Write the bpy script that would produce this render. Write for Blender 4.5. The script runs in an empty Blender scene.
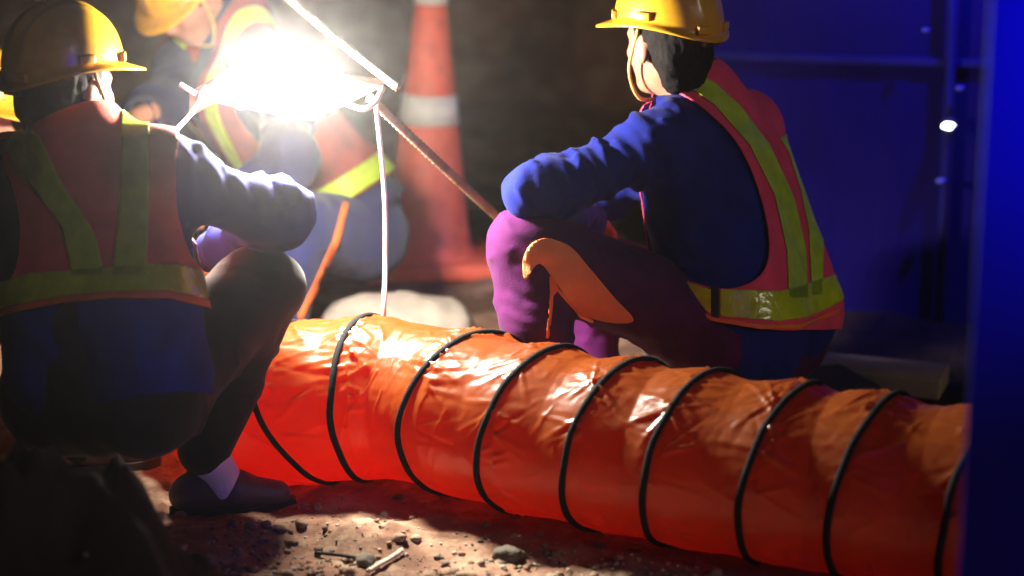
import bpy, bmesh, math, random
import numpy as np
from mathutils import Vector, Matrix
random.seed(7)
PI = math.pi
S = bpy.context.scene
C = S.collection

# ------------------------------------------------------------------ camera
FPX = 1991.0
CAMH = 1.42
PITCH = math.radians(13.74)
cam = bpy.data.cameras.new('camera'); cam_o = bpy.data.objects.new('camera', cam); C.objects.link(cam_o)
cam.sensor_width = 36.0; cam.lens = FPX * 36.0 / 1024.0
cam.clip_start = 0.05; cam.clip_end = 400
cam_o.location = (0, 0, CAMH); cam_o.rotation_euler = (PI / 2 - PITCH, 0, 0)
cam.dof.use_dof = True; cam.dof.focus_distance = 4.15; cam.dof.aperture_fstop = 1.35
S.camera = cam_o
# ------------------------------------------------------------------ sky, added night fill, exposure
w = bpy.data.worlds.new('World'); S.world = w; w.use_nodes = True
nt = w.node_tree; nt.nodes.clear()
sky = nt.nodes.new('ShaderNodeTexSky'); sky.sky_type = 'NISHITA'; sky.sun_disc = False
sky.sun_elevation = math.radians(-3.0); sky.sun_rotation = math.radians(140)
bg = nt.nodes.new('ShaderNodeBackground'); bg.inputs['Strength'].default_value = 0.06
wo = nt.nodes.new('ShaderNodeOutputWorld')
nt.links.new(sky.outputs[0], bg.inputs[0]); nt.links.new(bg.outputs[0], wo.inputs[0])
sun = bpy.data.lights.new('night_fill', 'SUN'); sun.energy = 0.36; sun.angle = math.radians(12); sun.color = (1.0, 0.86, 0.76)
sun_o = bpy.data.objects.new('night_fill', sun); C.objects.link(sun_o)
sun_o.rotation_euler = Vector((-0.74, 0.64, -0.40)).to_track_quat('-Z', 'Y').to_euler()
S.view_settings.view_transform = 'Standard'; S.view_settings.look = 'None'
S.view_settings.exposure = 0.0; S.view_settings.gamma = 1.0; S.view_settings.use_curve_mapping = False
S.render.engine = 'CYCLES'
cy = S.cycles
cy.use_denoising = True; cy.max_bounces = 8; cy.diffuse_bounces = 3; cy.glossy_bounces = 2; cy.transmission_bounces = 5
cy.volume_bounces = 0; cy.transparent_max_bounces = 8; cy.sample_clamp_indirect = 4.0; cy.sample_clamp_direct = 0
cy.caustics_reflective = False; cy.caustics_refractive = False

# ------------------------------------------------------------------ projection helpers
CAM = np.array([0, 0, CAMH]); FW = np.array([0, math.cos(PITCH), -math.sin(PITCH)]); UP = np.array([0, math.sin(PITCH), math.cos(PITCH)]); RT = np.array([1.0, 0, 0])
def W(px, py, d):
    """the point seen at photograph pixel px, py at depth d along the view axis"""
    return CAM + RT * (px - 512) / FPX * d + FW * d + UP * (288 - py) / FPX * d
def Wz(px, py, z):
    """the point seen at that pixel at height z"""
    v = RT * (px - 512) / FPX + FW + UP * (288 - py) / FPX
    return CAM + v * ((z - CAMH) / v[2])
def proj(V):
    q = V - CAM; d = q @ FW
    return np.stack([512 + FPX * (q @ RT) / d, 288 - FPX * (q @ UP) / d], 1), d
def nrm(v):
    v = np.asarray(v, float); return v / max(1e-9, np.linalg.norm(v))

# ------------------------------------------------------------------ noise
def _hash(ix, iy, iz, seed):
    n = (ix.astype(np.int64) * 374761393 + iy.astype(np.int64) * 668265263 + iz.astype(np.int64) * 2147483647 + seed * 144665) & 0x7fffffff
    n = ((n ^ (n >> 13)) * 1274126177) & 0x7fffffff
    n = n ^ (n >> 16)
    return (n & 0xffff) / 65535.0 * 2 - 1
def vnoise(P, seed=0):
    i = np.floor(P).astype(np.int64); f = P - i; u = f * f * f * (f * (f * 6 - 15) + 10); r = 0
    for dx in (0, 1):
        for dy in (0, 1):
            for dz in (0, 1):
                wgt = (u[:, 0] if dx else 1 - u[:, 0]) * (u[:, 1] if dy else 1 - u[:, 1]) * (u[:, 2] if dz else 1 - u[:, 2])
                r = r + wgt * _hash(i[:, 0] + dx, i[:, 1] + dy, i[:, 2] + dz, seed)
    return r
def fbm(P, seed=0, o=3):
    r = 0; a = 1.0
    for k in range(o):
        r = r + a * vnoise(P * 2.03 ** k + 17.3 * k, seed + k); a *= 0.5
    return r

# ------------------------------------------------------------------ materials
def mat(name, col, rough=0.7, var=0.25, vscale=9.0, bump=0.25, bscale=120.0, spec=0.4, metal=0.0, sheen=0.0, trans=0.0, tcol=None, coat=0.0, dirt=None):
    m = bpy.data.materials.new(name); m.use_nodes = True
    n = m.node_tree; n.nodes.clear(); L = n.links
    out = n.nodes.new('ShaderNodeOutputMaterial'); p = n.nodes.new('ShaderNodeBsdfPrincipled')
    tc = n.nodes.new('ShaderNodeTexCoord')
    n1 = n.nodes.new('ShaderNodeTexNoise'); n1.inputs['Scale'].default_value = vscale; n1.inputs['Detail'].default_value = 5
    L.new(tc.outputs['Object'], n1.inputs['Vector'])
    rp = n.nodes.new('ShaderNodeValToRGB')
    c = np.array(col); lo = c * (1 - var); hi = np.minimum(c * (1 + var), 0.95)
    rp.color_ramp.elements[0].position = 0.3; rp.color_ramp.elements[1].position = 0.72
    rp.color_ramp.elements[0].color = (*lo, 1); rp.color_ramp.elements[1].color = (*hi, 1)
    L.new(n1.outputs['Fac'], rp.inputs['Fac'])
    cs = rp.outputs['Color']
    if dirt is not None:
        n3 = n.nodes.new('ShaderNodeTexNoise'); n3.inputs['Scale'].default_value = vscale * 2.3; n3.inputs['Detail'].default_value = 8; n3.inputs['Roughness'].default_value = 0.7
        L.new(tc.outputs['Object'], n3.inputs['Vector'])
        r3 = n.nodes.new('ShaderNodeValToRGB'); r3.color_ramp.elements[0].position = 0.47; r3.color_ramp.elements[1].position = 0.72
        L.new(n3.outputs['Fac'], r3.inputs['Fac'])
        mx = n.nodes.new('ShaderNodeMixRGB'); mx.inputs['Color2'].default_value = (*dirt, 1)
        sc = n.nodes.new('ShaderNodeMath'); sc.operation = 'MULTIPLY'; sc.inputs[1].default_value = 0.6
        L.new(r3.outputs['Color'], sc.inputs[0]); L.new(sc.outputs[0], mx.inputs['Fac']); L.new(cs, mx.inputs['Color1']); cs = mx.outputs['Color']
    L.new(cs, p.inputs['Base Color'])
    p.inputs['Roughness'].default_value = rough; p.inputs['Specular IOR Level'].default_value = spec; p.inputs['Metallic'].default_value = metal
    p.inputs['Sheen Weight'].default_value = sheen; p.inputs['Coat Weight'].default_value = coat
    if bump:
        n2 = n.nodes.new('ShaderNodeTexNoise'); n2.inputs['Scale'].default_value = bscale; n2.inputs['Detail'].default_value = 4
        L.new(tc.outputs['Object'], n2.inputs['Vector'])
        b = n.nodes.new('ShaderNodeBump'); b.inputs['Strength'].default_value = bump; b.inputs['Distance'].default_value = 0.004
        L.new(n2.outputs['Fac'], b.inputs['Height']); L.new(b.outputs['Normal'], p.inputs['Normal'])
    sh = p.outputs[0]
    if trans:
        t = n.nodes.new('ShaderNodeBsdfTranslucent'); t.inputs['Color'].default_value = (*(tcol or col), 1)
        ms = n.nodes.new('ShaderNodeMixShader'); ms.inputs[0].default_value = trans
        L.new(sh, ms.inputs[1]); L.new(t.outputs[0], ms.inputs[2]); sh = ms.outputs[0]
    L.new(sh, out.inputs['Surface'])
    return m
def emit(name, col, s):
    m = bpy.data.materials.new(name); m.use_nodes = True; n = m.node_tree; n.nodes.clear()
    e = n.nodes.new('ShaderNodeEmission'); e.inputs[0].default_value = (*col, 1); e.inputs[1].default_value = s
    o = n.nodes.new('ShaderNodeOutputMaterial'); n.links.new(e.outputs[0], o.inputs['Surface']); return m

M = {}
M['navy'] = mat('navy cotton', (0.008, 0.013, 0.15), 0.9, 0.3, 14, 0.22, 260, 0.08, sheen=0.03)
M['mid_navy'] = mat('worn navy cotton', (0.006, 0.009, 0.085), 0.9, 0.3, 14, 0.22, 260, 0.1, sheen=0.03)
M['dark_navy'] = mat('dark navy cotton', (0.010, 0.012, 0.055), 0.85, 0.35, 12, 0.22, 260, 0.2, sheen=0.1)
M['black_cloth'] = mat('black work cloth', (0.012, 0.011, 0.011), 0.85, 0.3, 12, 0.22, 240, 0.2, sheen=0.08)
M['flare_tinted_cloth'] = mat('flare tinted work cloth', (0.062, 0.004, 0.058), 0.85, 0.25, 14, 0.22, 240, 0.12, sheen=0.03)  # navy trousers with the purple tint of the flare put into the colour
M['vest_dimmed'] = mat('dimmed orange mesh fabric', (0.24, 0.035, 0.02), 0.75, 0.3, 16, 0.5, 420, 0.2)  # vest orange darkened to offset the lamp's glare
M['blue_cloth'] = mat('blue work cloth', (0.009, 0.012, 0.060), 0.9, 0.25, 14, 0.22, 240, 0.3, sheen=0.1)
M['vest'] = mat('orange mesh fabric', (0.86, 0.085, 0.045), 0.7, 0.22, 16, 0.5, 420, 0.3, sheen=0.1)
M['vest_pink'] = mat('red pink mesh fabric', (0.92, 0.06, 0.13), 0.7, 0.22, 16, 0.5, 420, 0.3, sheen=0.1)
M['lime'] = mat('lime reflective tape', (0.42, 0.60, 0.02), 0.42, 0.18, 30, 0.3, 90, 0.6)
M['lime_gloss'] = mat('glossy lime prism tape', (0.50, 0.62, 0.015), 0.16, 0.15, 30, 0.8, 40, 0.8)
M['orange_trim'] = mat('orange binding', (0.85, 0.16, 0.03), 0.6, 0.15, 20, 0.2, 200)
M['orange_patch'] = mat('orange patch fabric', (0.82, 0.27, 0.09), 0.7, 0.12, 20, 0.4, 300)
M['black_web'] = mat('black webbing', (0.012, 0.012, 0.013), 0.6, 0.2, 30, 0.3, 300)
M['helmet'] = mat('yellow helmet plastic', (0.66, 0.33, 0.018), 0.30, 0.08, 7, 0.06, 60, 0.5, coat=0.15, dirt=(0.30, 0.14, 0.02))
M['harness'] = mat('grey helmet harness', (0.035, 0.035, 0.04), 0.5, 0.2, 20, 0.1, 90)
M['strap'] = mat('yellow chin strap', (0.55, 0.36, 0.10), 0.6, 0.2, 40, 0.2, 200)
M['skin'] = mat('skin', (0.36, 0.17, 0.10), 0.55, 0.18, 24, 0.2, 180, 0.4)
M['hair'] = mat('black hair', (0.008, 0.006, 0.006), 0.8, 0.3, 60, 0.6, 90, 0.12)
M['eye'] = mat('eye', (0.05, 0.03, 0.02), 0.1, 0.2, 60, 0)
M['shoe'] = mat('dark brown shoe rubber', (0.085, 0.058, 0.055), 0.5, 0.3, 20, 0.2, 60)
M['sole'] = mat('black rubber sole', (0.02, 0.018, 0.016), 0.8, 0.3, 20, 0.2, 60)
M['sock'] = mat('white sock knit', (0.75, 0.74, 0.72), 0.9, 0.08, 20, 0.5, 200)
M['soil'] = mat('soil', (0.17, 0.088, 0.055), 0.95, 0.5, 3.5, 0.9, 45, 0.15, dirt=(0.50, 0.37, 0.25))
M['shaded_soil'] = mat('soil in painted shade', (0.022, 0.014, 0.010), 0.9, 0.4, 5, 0.9, 45, 0.1)  # shade put into the soil colour
M['clod'] = mat('crumbled soil', (0.22, 0.14, 0.09), 0.95, 0.5, 14, 0.9, 70, 0.1, dirt=(0.42, 0.34, 0.25))
M['gravel'] = mat('gravel', (0.42, 0.36, 0.29), 0.9, 0.4, 8, 0.6, 80, 0.2)
M['rock'] = mat('rock', (0.12, 0.10, 0.075), 0.9, 0.4, 12, 0.9, 60, 0.2)
M['duct_rib'] = mat('black hoop sleeve', (0.008, 0.008, 0.009), 0.85, 0.3, 30, 0.3, 90, 0.1)
M['steel'] = mat('pale painted steel', (0.62, 0.58, 0.46), 0.45, 0.2, 18, 0.2, 120)
M['rebar'] = mat('dusty rebar', (0.24, 0.165, 0.10), 0.75, 0.3, 25, 0.4, 180, 0.3, metal=0.0)
M['cord'] = mat('white cable sheath', (0.80, 0.79, 0.76), 0.45, 0.06, 20, 0.1, 100)
M['cone'] = mat('red cone rubber', (0.85, 0.14, 0.08), 0.5, 0.18, 8, 0.2, 60, dirt=(0.40, 0.09, 0.05))
M['cone_white'] = mat('white reflective collar', (0.80, 0.76, 0.68), 0.5, 0.1, 12, 0.15, 120, dirt=(0.5, 0.45, 0.38))
M['sack'] = mat('pale woven sack', (0.30, 0.25, 0.21), 0.9, 0.2, 10, 0.6, 160)
M['wood'] = mat('weathered plank', (0.22, 0.17, 0.09), 0.85, 0.35, 6, 0.6, 60, 0.2)
M['dark_board'] = mat('dark tarred board', (0.02, 0.017, 0.016), 0.8, 0.3, 8, 0.5, 60)
M['twig'] = mat('pale stripped twig', (0.62, 0.52, 0.38), 0.8, 0.2, 30, 0.4, 120)
M['dark_twig'] = mat('dark stick', (0.03, 0.025, 0.02), 0.85, 0.3, 30, 0.4, 120)
M['pipe'] = mat('grey barrier tube', (0.45, 0.44, 0.46), 0.4, 0.2, 12, 0.1, 60, metal=0.3)
M['column'] = mat('blue enamel paint', (0.006, 0.003, 0.065), 0.8, 0.25, 2, 0.05, 40, 0.02)
M['column_paint'] = mat('deep blue enamel', (0.010, 0.008, 0.55), 0.6, 0.1, 3, 0.05, 40, 0.15)
M['rail_paint'] = mat('faded blue grey paint', (0.010, 0.008, 0.09), 0.8, 0.2, 8, 0.1, 60, 0.05)
M['reflector'] = mat('pale blue reflector', (0.06, 0.06, 0.30), 0.6, 0.1, 20, 0.0)
M['dark_metal'] = mat('dark lamp casing', (0.03, 0.03, 0.035), 0.5, 0.2, 12, 0.1, 60)

# duct fabric: glossy coated orange PVC that lets light through
M['duct'] = mat('orange duct fabric', (0.21, 0.050, 0.008), 0.30, 0.10, 5, 0.10, 30, 0.45, trans=0.33, tcol=(0.97, 0.068, 0.006))

# ------------------------------------------------------------------ mesh helpers
def to_obj(name, V, F, m, parent=None, smooth=True, solid=0, off=0.0):
    V = np.asarray(V, float); org = np.zeros(3)
    if parent is not None: org = np.array(parent['_w'])
    me = bpy.data.meshes.new(name); me.from_pydata((V - org).tolist(), [], [tuple(f) for f in F]); me.validate(); me.update()
    if smooth: me.polygons.foreach_set('use_smooth', [True] * len(me.polygons))
    if isinstance(m, (list, tuple)):
        for k in m: me.materials.append(k)
    else: me.materials.append(m)
    o = bpy.data.objects.new(name, me); C.objects.link(o)
    if parent is not None:
        root = parent
        o.parent = parent; o['_w'] = tuple(org)
    else: o['_w'] = (0.0, 0.0, 0.0)
    if solid:
        md = o.modifiers.new('solid', 'SOLIDIFY'); md.thickness = solid; md.offset = off
    return o
def sub(name, V, F, m, part, **k):
    """a sub-part: its parent part sits at the same origin as the thing"""
    o = to_obj(name, V, F, m, part, **k); return o
def tag(o, label, cat, group=None, kind=None):
    if label: o['label'] = label
    if cat: o['category'] = cat
    if group: o['group'] = group
    if kind: o['kind'] = kind
    return o
def thing(name, loc, label, cat, group=None):
    o = bpy.data.objects.new(name, None); C.objects.link(o); o.empty_display_size = 0.1
    o.location = tuple(loc); o['_w'] = tuple(float(x) for x in loc)
    # parts keep world-offset coordinates relative to the base
    return tag(o, label, cat, group)
def reset_part_origin(o):
    return o

def islands(V, F):
    p = list(range(len(V)))
    def fd(i):
        while p[i] != i: p[i] = p[p[i]]; i = p[i]
        return i
    for f in F:
        for k in f[1:]: p[fd(k)] = fd(f[0])
    g = {}
    for f in F: g.setdefault(fd(f[0]), []).append(f)
    out = []
    for fs in sorted(g.values(), key=len, reverse=True):
        if len(fs) < 40 and out: continue
        u = sorted({i for f in fs for i in f}); mp = {k: i for i, k in enumerate(u)}; out.append((np.asarray(V)[u], [tuple(mp[i] for i in f) for f in fs]))
    return out
def subs(name, V, F, m, part, **k):
    for v, f in islands(V, F): to_obj(name, v, f, m, part, **k)

class MB:
    def __init__(s): s.V = []; s.F = []
    def add(s, V, F):
        k = len(s.V); s.V += [tuple(v) for v in V]; s.F += [tuple(i + k for i in f) for f in F]; return s
    def box(s, c, half, R=None, bev=0.0):
        R = np.eye(3) if R is None else np.asarray(R, float)
        bm = bmesh.new(); bmesh.ops.create_cube(bm, size=2.0)
        for v in bm.verts: v.co = Vector((v.co.x * half[0], v.co.y * half[1], v.co.z * half[2]))
        if bev: bmesh.ops.bevel(bm, geom=bm.edges[:] + bm.verts[:], offset=bev, segments=2, affect='EDGES', profile=0.5)
        bm.verts.index_update()
        V = np.array([v.co[:] for v in bm.verts]) @ R.T + np.asarray(c)
        F = [[v.index for v in f.verts] for f in bm.faces]; bm.free(); return s.add(V, F)
    def tube(s, P, r, n=10, caps=True, ribs=None):
        P = np.asarray(P, float); N = len(P)
        r = np.full(N, r) if np.isscalar(r) else np.asarray(r)
        T = np.gradient(P, axis=0); T /= np.linalg.norm(T, axis=1)[:, None] + 1e-12
        a = np.array([0, 0, 1.0]) if abs(T[0][2]) < 0.9 else np.array([1.0, 0, 0])
        u = nrm(np.cross(T[0], a)); V = []
        for i in range(N):
            u = nrm(u - T[i] * np.dot(u, T[i])); v = np.cross(T[i], u)
            for k in range(n):
                ang = 2 * PI * k / n; V.append(P[i] + r[i] * (math.cos(ang) * u + math.sin(ang) * v))
        F = [(i * n + k, i * n + (k + 1) % n, (i + 1) * n + (k + 1) % n, (i + 1) * n + k) for i in range(N - 1) for k in range(n)]
        if caps: F += [tuple(range(n))[::-1], tuple((N - 1) * n + k for k in range(n))]
        return s.add(V, F)
    def torus(s, c, R, rx, ry, r, n=48, m=8):
        c = np.asarray(c); V = []; F = []
        for i in range(n):
            a = 2 * PI * i / n; d = np.array([rx * math.cos(a), ry * math.sin(a), 0]); e = nrm([math.cos(a), math.sin(a), 0])
            for k in range(m):
                b = 2 * PI * k / m; V.append(c + R @ (d + r * (math.cos(b) * e + np.array([0, 0, math.sin(b)]))))
        for i in range(n):
            for k in range(m):
                F.append((i * m + k, ((i + 1) % n) * m + k, ((i + 1) % n) * m + (k + 1) % m, i * m + (k + 1) % m))
        return s.add(V, F)
    def obj(s, name, m, parent=None, **k): return to_obj(name, s.V, s.F, m, parent, **k)
def spline(P, n=12):
    P = np.asarray(P, float); Q = np.vstack([2 * P[0] - P[1], P, 2 * P[-1] - P[-2]]); out = []
    for i in range(len(P) - 1):
        p0, p1, p2, p3 = Q[i:i + 4]
        for k in range(n):
            t = k / n; out.append(0.5 * (2 * p1 + (p2 - p0) * t + (2 * p0 - 5 * p1 + 4 * p2 - p3) * t * t + (3 * p1 - p0 - 3 * p2 + p3) * t ** 3))
    out.append(P[-1]); return np.array(out)

# ------------------------------------------------------------------ smooth solids from blended limbs (distance field + surface nets)
def cap(a, b, ra, rb=None, sq=None): return ('c', np.asarray(a, float), np.asarray(b, float), ra, ra if rb is None else rb)
def ell(c, r, R=None): return ('e', np.asarray(c, float), np.asarray(r, float), np.eye(3) if R is None else np.asarray(R, float))
def field(prims, h, k):
    lo = []; hi = []
    for p in prims:
        if p[0] == 'c':
            r = max(p[3], p[4]); lo.append(np.minimum(p[1], p[2]) - r); hi.append(np.maximum(p[1], p[2]) + r)
        else:
            r = max(p[2]); lo.append(p[1] - r); hi.append(p[1] + r)
    m = 0.03 + 2 * h
    o = np.min(lo, 0) - m; n = np.ceil((np.max(hi, 0) + m - o) / h).astype(int) + 1
    F = np.full(n, 0.5, np.float32)
    for p, l, u in zip(prims, lo, hi):
        a = np.maximum(0, np.floor((l - m - k - o) / h).astype(int)); b = np.minimum(n, np.ceil((u + m + k - o) / h).astype(int) + 1)
        ax = [(np.arange(a[i], b[i]) * h + o[i]).astype(np.float32) for i in range(3)]
        X, Y, Z = np.meshgrid(*ax, indexing='ij')
        if p[0] == 'c':
            A = p[1]; d = p[2] - p[1]; L = max(1e-9, float(d @ d))
            t = np.clip(((X - A[0]) * d[0] + (Y - A[1]) * d[1] + (Z - A[2]) * d[2]) / L, 0, 1)
            D = np.sqrt((X - A[0] - t * d[0]) ** 2 + (Y - A[1] - t * d[1]) ** 2 + (Z - A[2] - t * d[2]) ** 2) - (p[3] + (p[4] - p[3]) * t)
        else:
            R = p[3]; q = [X - p[1][0], Y - p[1][1], Z - p[1][2]]
            l = [(R[0, i] * q[0] + R[1, i] * q[1] + R[2, i] * q[2]) for i in range(3)]
            k0 = np.sqrt(sum((l[i] / p[2][i]) ** 2 for i in range(3))); k1 = np.sqrt(sum((l[i] / p[2][i] ** 2) ** 2 for i in range(3))) + 1e-6
            D = k0 * (k0 - 1) / k1
        s = F[a[0]:b[0], a[1]:b[1], a[2]:b[2]]
        hh = np.clip(k - np.abs(s - D), 0, None) / k
        F[a[0]:b[0], a[1]:b[1], a[2]:b[2]] = np.minimum(s, D) - hh * hh * k * 0.25
    return F, o
def nets(F, o, h, iso=0.0):
    F = F - iso; n = F.shape
    c = [(i, j, k) for i in (0, 1) for j in (0, 1) for k in (0, 1)]
    sl = lambda i, j, k: F[i:n[0] - 1 + i, j:n[1] - 1 + j, k:n[2] - 1 + k]
    ins = sum((sl(*q) < 0).astype(np.int8) for q in c)
    act = (ins > 0) & (ins < 8); idx = -np.ones(act.shape, np.int64); ijk = np.argwhere(act); idx[act] = np.arange(len(ijk))
    val = {q: sl(*q)[act] for q in c}
    P = np.zeros((len(ijk), 3)); cnt = np.zeros(len(ijk))
    for q in c:
        for ax in range(3):
            if q[ax] == 0:
                r = list(q); r[ax] = 1; r = tuple(r); A = val[q]; B = val[r]; x = (A < 0) != (B < 0)
                t = np.where(x, A / np.where(x, A - B, 1), 0)
                e = np.zeros((len(ijk), 3)); e[:] = q; e[:, ax] += t
                P[x] += e[x]; cnt += x
    P = (P / cnt[:, None] + ijk) * h + o
    Q = []
    for ax in range(3):
        b, cc = [(1, 2), (2, 0), (0, 1)][ax]
        s0 = [slice(None)] * 3; s1 = [slice(None)] * 3; s0[ax] = slice(0, n[ax] - 1); s1[ax] = slice(1, n[ax])
        A = F[tuple(s0)] < 0; B = F[tuple(s1)] < 0
        e = np.argwhere(A != B); fl = A[tuple(e.T)]
        ok = (e[:, b] > 0) & (e[:, cc] > 0) & (e[:, b] < n[b] - 1) & (e[:, cc] < n[cc] - 1); e = e[ok]; fl = fl[ok]
        def g(db, dc):
            f = e.copy(); f[:, b] -= db; f[:, cc] -= dc; return idx[tuple(f.T)]
        q = np.stack([g(1, 1), g(0, 1), g(0, 0), g(1, 0)], 1); q[~fl] = q[~fl][:, ::-1]; Q.append(q)
    return P, np.vstack(Q)
def vnorm(V, Fq):
    Fq = np.asarray(Fq); a = V[Fq[:, 0]]; b = V[Fq[:, 1]]; c = V[Fq[:, 2]]; fn = np.cross(b - a, c - a); N = np.zeros_like(V)
    if Fq.shape[1] == 4: fn = np.cross(V[Fq[:, 2]] - a, V[Fq[:, 3]] - b)
    for i in range(Fq.shape[1]): np.add.at(N, Fq[:, i], fn)
    return N / (np.linalg.norm(N, axis=1)[:, None] + 1e-12)
def tri(Fq):
    Fq = np.asarray(Fq); return Fq if Fq.shape[1] == 3 else np.vstack([Fq[:, [0, 1, 2]], Fq[:, [0, 2, 3]]])
def clip(V, T, f):
    """keep the part of a triangle mesh where f >= 0, cutting edges exactly at f = 0"""
    V = np.asarray(V); ins = f >= 0; k = ins[T].sum(1); out = [tuple(t) for t in T[k == 3]]
    NV = list(map(tuple, V)); cache = {}
    def mid(a, b):
        key = (a, b) if a < b else (b, a)
        if key not in cache:
            t = f[a] / (f[a] - f[b]); cache[key] = len(NV); NV.append(tuple(V[a] + t * (V[b] - V[a])))
        return cache[key]
    for t in T[(k > 0) & (k < 3)]:
        poly = []
        for i in range(3):
            a, b = t[i], t[(i + 1) % 3]
            if ins[a]: poly.append(a)
            if ins[a] != ins[b]: poly.append(mid(a, b))
        if len(poly) >= 3: out.append(tuple(poly))
    used = sorted({i for p in out for i in p}); mp = {u: i for i, u in enumerate(used)}
    return np.array([NV[u] for u in used]) if used else np.zeros((0, 3)), [tuple(mp[i] for i in p) for p in out]
def polyf(Q, poly):
    """signed distance in photograph pixels to an outline: positive inside"""
    P = np.asarray(poly, float); n = len(P); d = np.full(len(Q), 1e9); inside = np.zeros(len(Q), bool)
    for i in range(n):
        a = P[i]; b = P[(i + 1) % n]; e = b - a; wv = Q - a; t = np.clip((wv @ e) / (e @ e + 1e-9), 0, 1)
        d = np.minimum(d, np.linalg.norm(wv - t[:, None] * e, axis=1))
        c = ((a[1] > Q[:, 1]) != (b[1] > Q[:, 1])); x = a[0] + (Q[:, 1] - a[1]) / (b[1] - a[1] + 1e-9) * e[0]
        inside ^= c & (Q[:, 0] < x)
    return np.where(inside, d, -d)
def round_poly(P, n=5):
    P = np.asarray(P, float); k = len(P); out = []
    for i in range(k):
        p0, p1, p2, p3 = P[i - 1], P[i], P[(i + 1) % k], P[(i + 2) % k]
        for j in range(n):
            t = j / n; out.append(0.5 * (2 * p1 + (p2 - p0) * t + (2 * p0 - 5 * p1 + 4 * p2 - p3) * t * t + (3 * p1 - p0 - 3 * p2 + p3) * t ** 3))
    return out
def segd(V, a, b):
    d = b - a; t = np.clip(((V - a) @ d) / (d @ d), 0, 1); return np.linalg.norm(V - a - t[:, None] * d, axis=1), t

# ------------------------------------------------------------------ ground
def height(x, y):
    P = np.stack([x, y, np.zeros_like(x)], 1)
    z = 0.012 * fbm(P * 3.0, 3) + 0.009 * fbm(P * 13.0, 5) + 0.0045 * np.abs(fbm(P * 34.0, 8, 2)) + 0.0022 * fbm(P * 70.0, 9, 1)
    near = np.exp(-(((x + 0.86) / 0.34) ** 2 + ((y - 3.24) / 0.19) ** 2))
    z = z + 0.34 * near * (1 + 0.25 * fbm(P * 9, 11) + 0.10 * fbm(P * 32, 13))
    z = z + 0.05 * np.exp(-(((x + 0.15) / 0.30) ** 2 + ((y - 3.02) / 0.10) ** 2)) * (1 + 0.5 * fbm(P * 12, 12))
    # hollow where the hose bends down
    z = z - 0.05 * np.exp(-(((x + 0.60) / 0.14) ** 2 + ((y - 4.05) / 0.12) ** 2))
    # dirt thrown up against the hose
    z = z + 0.03 * np.exp(-(((x + 0.29) / 0.14) ** 2 + ((y - 3.74) / 0.07) ** 2)) * (1 + 0.6 * fbm(P * 25, 14))
    far = np.clip((y - 6.5) / 3.0, 0, 1)
    z = z + far * 0.05 * fbm(P * 2.0, 21)
    # excavation bank behind
    yb = 9.6 + 0.35 * fbm(P * np.array([0.7, 0, 0]), 31)
    t = np.clip((y - yb) / 1.5, 0, 1); z = z + 2.6 * (t * t * (3 - 2 * t)) * (1 + 0.06 * fbm(P * 2.5, 33))
    return z
def lines(segs):
    out = []
    for a, b, s in segs: out.append(np.arange(a, b, s))
    return np.unique(np.round(np.concatenate(out), 4))
gx = lines([(-60, -8, 4), (-8, -1.7, 0.12), (-1.7, 1.4, 0.015), (1.4, 8, 0.12), (8, 62, 4)])
gy = lines([(-20, 0, 2.5), (0, 2.7, 0.15), (2.7, 4.5, 0.014), (4.5, 7, 0.04), (7, 12, 0.07), (12, 20, 1), (20, 120, 10)])
X, Y = np.meshgrid(gx, gy, indexing='ij'); Z = height(X.ravel(), Y.ravel())
GV = np.stack([X.ravel(), Y.ravel(), Z], 1); nx, ny = X.shape
I = np.arange(nx * ny).reshape(nx, ny)
GF = np.stack([I[:-1, :-1].ravel(), I[1:, :-1].ravel(), I[1:, 1:].ravel(), I[:-1, 1:].ravel()], 1)
g_ob = tag(to_obj('ground', GV, GF, [M['soil'], M['shaded_soil']]), None, None, kind='structure')
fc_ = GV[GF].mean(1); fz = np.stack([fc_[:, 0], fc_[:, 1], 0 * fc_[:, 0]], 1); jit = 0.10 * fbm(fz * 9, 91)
dm = np.exp(-(((fc_[:, 0] + 0.95) / 0.50) ** 2 + ((fc_[:, 1] - 3.15) / 0.42) ** 2)) + jit * 0.8 > 0.32  # faces painted as shade: foreground mound, then ground behind the seated worker
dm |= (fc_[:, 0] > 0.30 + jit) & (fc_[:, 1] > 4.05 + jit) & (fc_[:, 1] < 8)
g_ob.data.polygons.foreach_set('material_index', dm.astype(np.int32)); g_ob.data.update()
def gz(x, y): return float(height(np.array([x]), np.array([y]))[0])

# gravel: loose stones nobody could count
ICO = {}
def blob_stone(c, r, seed, sub_=2, flat=0.75):
    if sub_ not in ICO:
        bm = bmesh.new(); bmesh.ops.create_icosphere(bm, subdivisions=sub_, radius=1.0); bm.verts.index_update()
        ICO[sub_] = (np.array([v.co[:] for v in bm.verts]), [[v.index for v in f.verts] for f in bm.faces]); bm.free()
    V, F = ICO[sub_]
    n = 1 + 0.28 * vnoise(V * 1.3 + seed * 3.7, seed) + 0.12 * vnoise(V * 3.1 + seed, seed + 1)
    rr = np.random.RandomState(seed); sc = np.array([1, rr.uniform(0.65, 1), rr.uniform(0.5, flat)])
    a = rr.uniform(0, 6.3); R = np.array([[math.cos(a), -math.sin(a), 0], [math.sin(a), math.cos(a), 0], [0, 0, 1]])
    return (V * n[:, None] * sc * r) @ R.T + np.asarray(c), F
rs = np.random.RandomState(5)
gm = MB(); cm = MB(); NG = 3600
qx = rs.uniform(-0.8, 0.4, NG); qy = 3.35 - (qx + 0.6) * 0.25 + rs.normal(0, 0.22, NG) + 0.15; qr = 0.0018 + 0.0075 * rs.uniform(0, 1, NG) ** 4; qz = height(qx, qy)
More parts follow.
